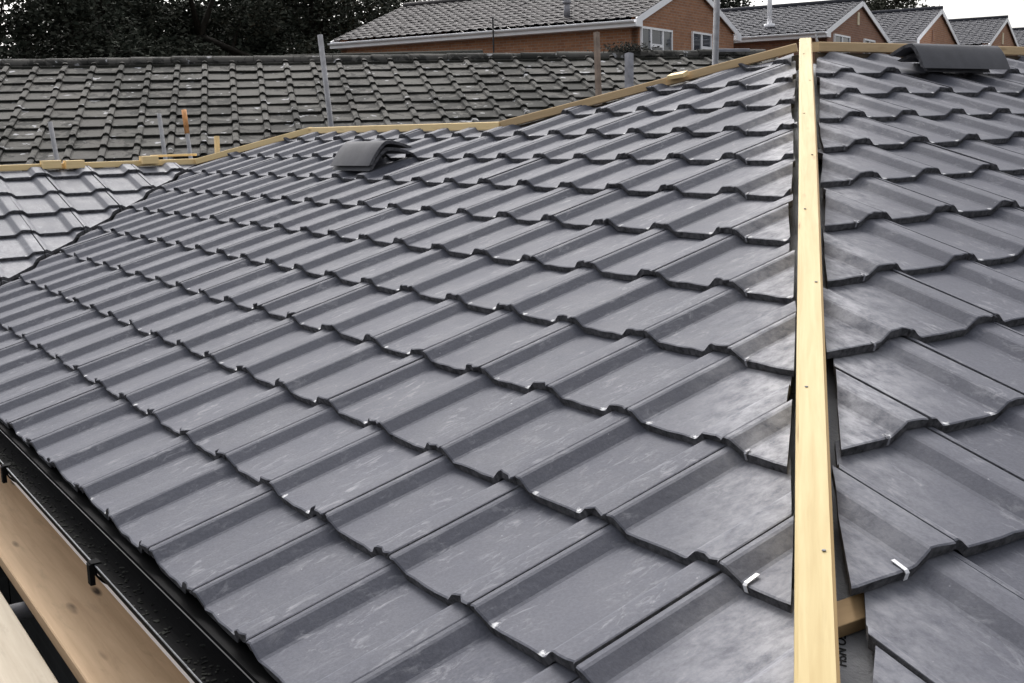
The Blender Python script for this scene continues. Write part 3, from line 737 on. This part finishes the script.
h1, ez, W1, r1_, p1_ = brick_house((18.853, 23.809, 3.553), 7.64, 9.9, 1.30, ['brown_tile', 'dark_edge'], 'brick', [(.42, 2.44, -.17, -1.35, 'three'), (3.88, 5.33, -.11, -1.2, 'two')],
    'nearest brick house, with white framed gable windows and a long white gutter', 1)
# its roof vent and dark downpipe
c_, s_ = math.cos(p1_), math.sin(p1_)
vt = finish(tube([(.75, 2.35, ez + .20), (.75, 2.35, ez + .62)], .085, 14), 'roof_vent', 'lead', h1, False)
finish(tube([(.75, 2.35, ez + .58), (.75, 2.35, ez + .66)], .115, 14), 'vent_cap', 'lead', vt, False)
finish(tube([(-.14, 4.15, ez + .30), (-.14, 4.15, .2)], .022, 8), 'overflow_pipe', 'dark_edge', h1, False)
h2, ez, W2, _, p2_ = brick_house((27.269, 25.131, 3.553), 8.04, 10., 1.16, ['blue_tile', 'dark_edge'], 'brick2', [(.97, 2.75, -.05, -1.1, 'twin'), (4.5, 5.9, -.02, -1.1, 'twin')],
    'second brick house in the row, a tall white soil pipe through its roof', 1)
vt = finish(tube([(1.0, 2.1, ez + .3), (1.0, 2.1, ez + 1.9)], .075, 12), 'soil_pipe', 'white', h2, False)
finish(tube([(1.0, 2.1, ez + .26), (1.0, 2.1, ez + .38)], .17, 12), 'pipe_collar', 'white', vt, False)
finish(tube([(-.03, .30, ez - .08), (-.03, .30, ez - .16), (.33, .30, ez - .48), (.33, .30, .2)], .04, 8), 'downpipe', 'white', h2, False)
finish(boxes([((3.68, .03, ez + .38), (3.90, .058, ez + .78))]), 'gable_louvre', 'louvre', h2, False)
h3, ez, W3, _, _ = brick_house((33.549, 26.845, 3.553), 8.0, 10., 1.27, ['blue_tile', 'dark_edge'], 'brick', [], 'third brick house in the row, gable just left above the loose ridge tiles', 1, k=1.045)
finish(boxes([((2.9, .03, ez + .05), (3.12, .058, ez + .45))]), 'gable_louvre', 'brick2', h3, False)
finish(boxes([((-.3, -1.5, ez - .62), (3.3, -.02, ez - .36))], .02), 'porch_roof', 'white', h3, False)
h4, ez, W4, _, _ = brick_house((39.213, 28.081, 3.553), 8.1, 10., 1.22, ['blue_tile', 'dark_edge'], 'brick', [], 'fourth brick house, its small gable near the right edge with a cream louvre', 1, k=1.10)
finish(boxes([((3.75, .03, ez + .18), (4.10, .058, ez + .66))]), 'gable_louvre', 'louvre', h4, False)
h5, ez, W5, _, _ = brick_house((45.6, 30.3, 3.50), 8.1, 10., 1.22, ['blue_tile', 'dark_edge'], 'brick', [], 'last brick house of the row, only its dark roof showing at the right edge', 1, k=1.14)

# ================================================================== TREES
def tree(label, x, y, height, rad, nleaf, leaf, seed, mat='leaf', zc=.6, ry=1., hole=0., group='trees standing behind the houses'):
    rnd = random.Random(seed); t = empty('tree', (x, y, GROUND), label, 'tree', group)
    bm = bmesh.new(); tr = [V((x, y, GROUND))]
    for i in range(1, 7): tr.append(V((x + rnd.gauss(0, .12) * i * .4, y + rnd.gauss(0, .12) * i * .4, GROUND + height * .8 * i / 6)))
    tube(tr, [rad * .10 * (1 - i / 7.5) for i in range(7)], 9, bm)
    blobs = []
    nb_ = 34
    for i in range(nb_):
        for _ in range(30):
            u = V((rnd.uniform(-1, 1), rnd.uniform(-1, 1), rnd.uniform(-1, 1)))
            if .25 < u.length < 1: break
        c = V((x + u.x * rad * .78, y + u.y * rad * .78 * ry, GROUND + height * zc + u.z * height * (1 - zc) * .86))
        blobs.append((c, rad * rnd.uniform(.18, .36)))
        if i % 2 == 0:
            k = rnd.randint(2, 5); m_ = (tr[k] + c) / 2 + V((0, 0, rad * .08)); tube([tr[k], m_, c], [rad * .035, rad * .02, rad * .006], 5, bm)
    finish(bm, 'trunk', 'bark', t)
    verts, faces, cols = [], [], []
    for i in range(nleaf):
        c, r = blobs[rnd.randrange(nb_)]
        while True:
            u = V((rnd.gauss(0, 1), rnd.gauss(0, 1), rnd.gauss(0, 1)))
            if u.length > .05: break
        u.normalize(); rr = r * (rnd.random() ** .35) * (1 + .45 * noise.noise(u * 2.3 + c))
        p = c + V((u.x * rr * 1.25, u.y * rr * 1.25, u.z * rr * .9))
        s = leaf * rnd.uniform(.6, 1.35)
        a = V((rnd.gauss(0, 1), rnd.gauss(0, 1), rnd.gauss(0, .5))).normalized(); b = a.cross(V((rnd.gauss(0, 1), rnd.gauss(0, 1), rnd.gauss(0, 1)))).normalized()
        base = len(verts); verts += [p - a * s, p - b * s * .45 + a * s * .1, p + a * s, p + b * s * .5]
        faces.append((base, base + 1, base + 2, base + 3)); q = rnd.random() ** 1.6; cols += [q, 0, 0, 1.] * 4
    me = bpy.data.meshes.new('crown'); me.from_pydata(verts, [], faces)
    ca = me.color_attributes.new('tile', 'FLOAT_COLOR', 'CORNER'); ca.data.foreach_set('color', cols)
    finish(me, 'crown', mat, t)
tree('dark broad tree at the far left edge, white sky showing through its crown', 6.2, 38.9, 9.4, 2.7, 14000, .085, 101, zc=.62)
tree('tall dark tree standing behind the left part of the mossy roof', 9.6, 39.8, 10.4, 3.9, 44000, .085, 102, zc=.48)
tree('dense dark tree in the middle of the tree group behind the mossy roof', 13.2, 39.0, 10.2, 3.7, 44000, .085, 103, zc=.46)
tree('dark tree beside the free end of the long white gutter', 17.4, 40.8, 10.4, 3.7, 44000, .085, 104, zc=.46)
tree('dark tree directly behind the tiled roof of the nearest brick house', 22.5, 44.2, 11.0, 4.2, 26000, .11, 105, zc=.5)
tree('dark background tree between the first two trees of the group', 13.9, 53.8, 13., 5.6, 30000, .15, 106, zc=.5)
tree('dark background tree behind the middle of the tree group', 20.5, 52., 13., 5.6, 30000, .15, 107, zc=.5)
tree('dark tree between the nearest brick house and the second one', 36.2, 40.3, 11.2, 4.0, 24000, .11, 108, zc=.62)
tree('brownish tree behind the ridge of the third brick house', 53.4, 45.2, 11.6, 3.0, 18000, .12, 109, 'leaf2', zc=.66)
tree('thin bare-looking tree over the peak of the third brick house', 54.8, 41.6, 8.9, 1.6, 1500, .10, 110, 'leaf2', zc=.74)
tree('thin tree at the right edge above the fourth brick house', 65.2, 42.5, 9.5, 2.0, 2200, .11, 111, 'leaf2', zc=.74)

# ================================================================== GROUND
bm = bmesh.new(); n = 60; S = 4000
gv = [[bm.verts.new((-S + 2 * S * i / n, -S + 2 * S * j / n, GROUND)) for j in range(n + 1)] for i in range(n + 1)]
for i in range(n):
    for j in range(n): bm.faces.new((gv[i][j], gv[i+1][j], gv[i+1][j+1], gv[i][j+1]))
tag(finish(bm, 'ground', 'ground'), kind='structure')

# ================================================================== CAMERA
f = 1195.95; rx, rr, rz = 1.39746244, -.0271987, -.573537
cam = bpy.data.cameras.new('camera'); co = bpy.data.objects.new('camera', cam); COL.objects.link(co)
cam.sensor_width = 36; cam.lens = f / 1024 * 36; cam.clip_start = .02; cam.clip_end = 9000
co.matrix_world = Matrix.Translation(CAM) @ (Matrix.Rotation(rz, 4, 'Z') @ Matrix.Rotation(rx, 4, 'X') @ Matrix.Rotation(rr, 4, 'Z'))
scene.camera = co

# ================================================================== LIGHT: bright overcast, the brighter part of the sky beyond the roof
SUN_EL, SUN_AZ = R_(48), R_(22)      # azimuth clockwise from +y
w = bpy.data.worlds.new('World'); scene.world = w; w.use_nodes = True
t = w.node_tree; t.nodes.clear()
sky = t.nodes.new('ShaderNodeTexSky'); sky.sky_type = 'NISHITA'; sky.sun_disc = False
sky.sun_elevation = SUN_EL; sky.sun_rotation = SUN_AZ; sky.air_density = 1.0; sky.dust_density = 6.; sky.ozone_density = 1.
hs = t.nodes.new('ShaderNodeHueSaturation'); hs.inputs['Saturation'].default_value = .2
bg = t.nodes.new('ShaderNodeBackground'); bg.inputs['Strength'].default_value = .15
ow = t.nodes.new('ShaderNodeOutputWorld')
t.links.new(sky.outputs[0], hs.inputs['Color']); t.links.new(hs.outputs[0], bg.inputs[0]); t.links.new(bg.outputs[0], ow.inputs[0])
sl = bpy.data.lights.new('sun', 'SUN'); sl.energy = .9; sl.angle = R_(25); sl.color = (1, .97, .93)
so = bpy.data.objects.new('sun', sl); COL.objects.link(so)
d = V((math.sin(SUN_AZ) * math.cos(SUN_EL), math.cos(SUN_AZ) * math.cos(SUN_EL), math.sin(SUN_EL)))
so.rotation_euler = d.to_track_quat('Z', 'Y').to_euler()

vs = scene.view_settings
vs.view_transform = 'Standard'; vs.look = 'None'; vs.gamma = 1; vs.use_curve_mapping = False; vs.exposure = .98
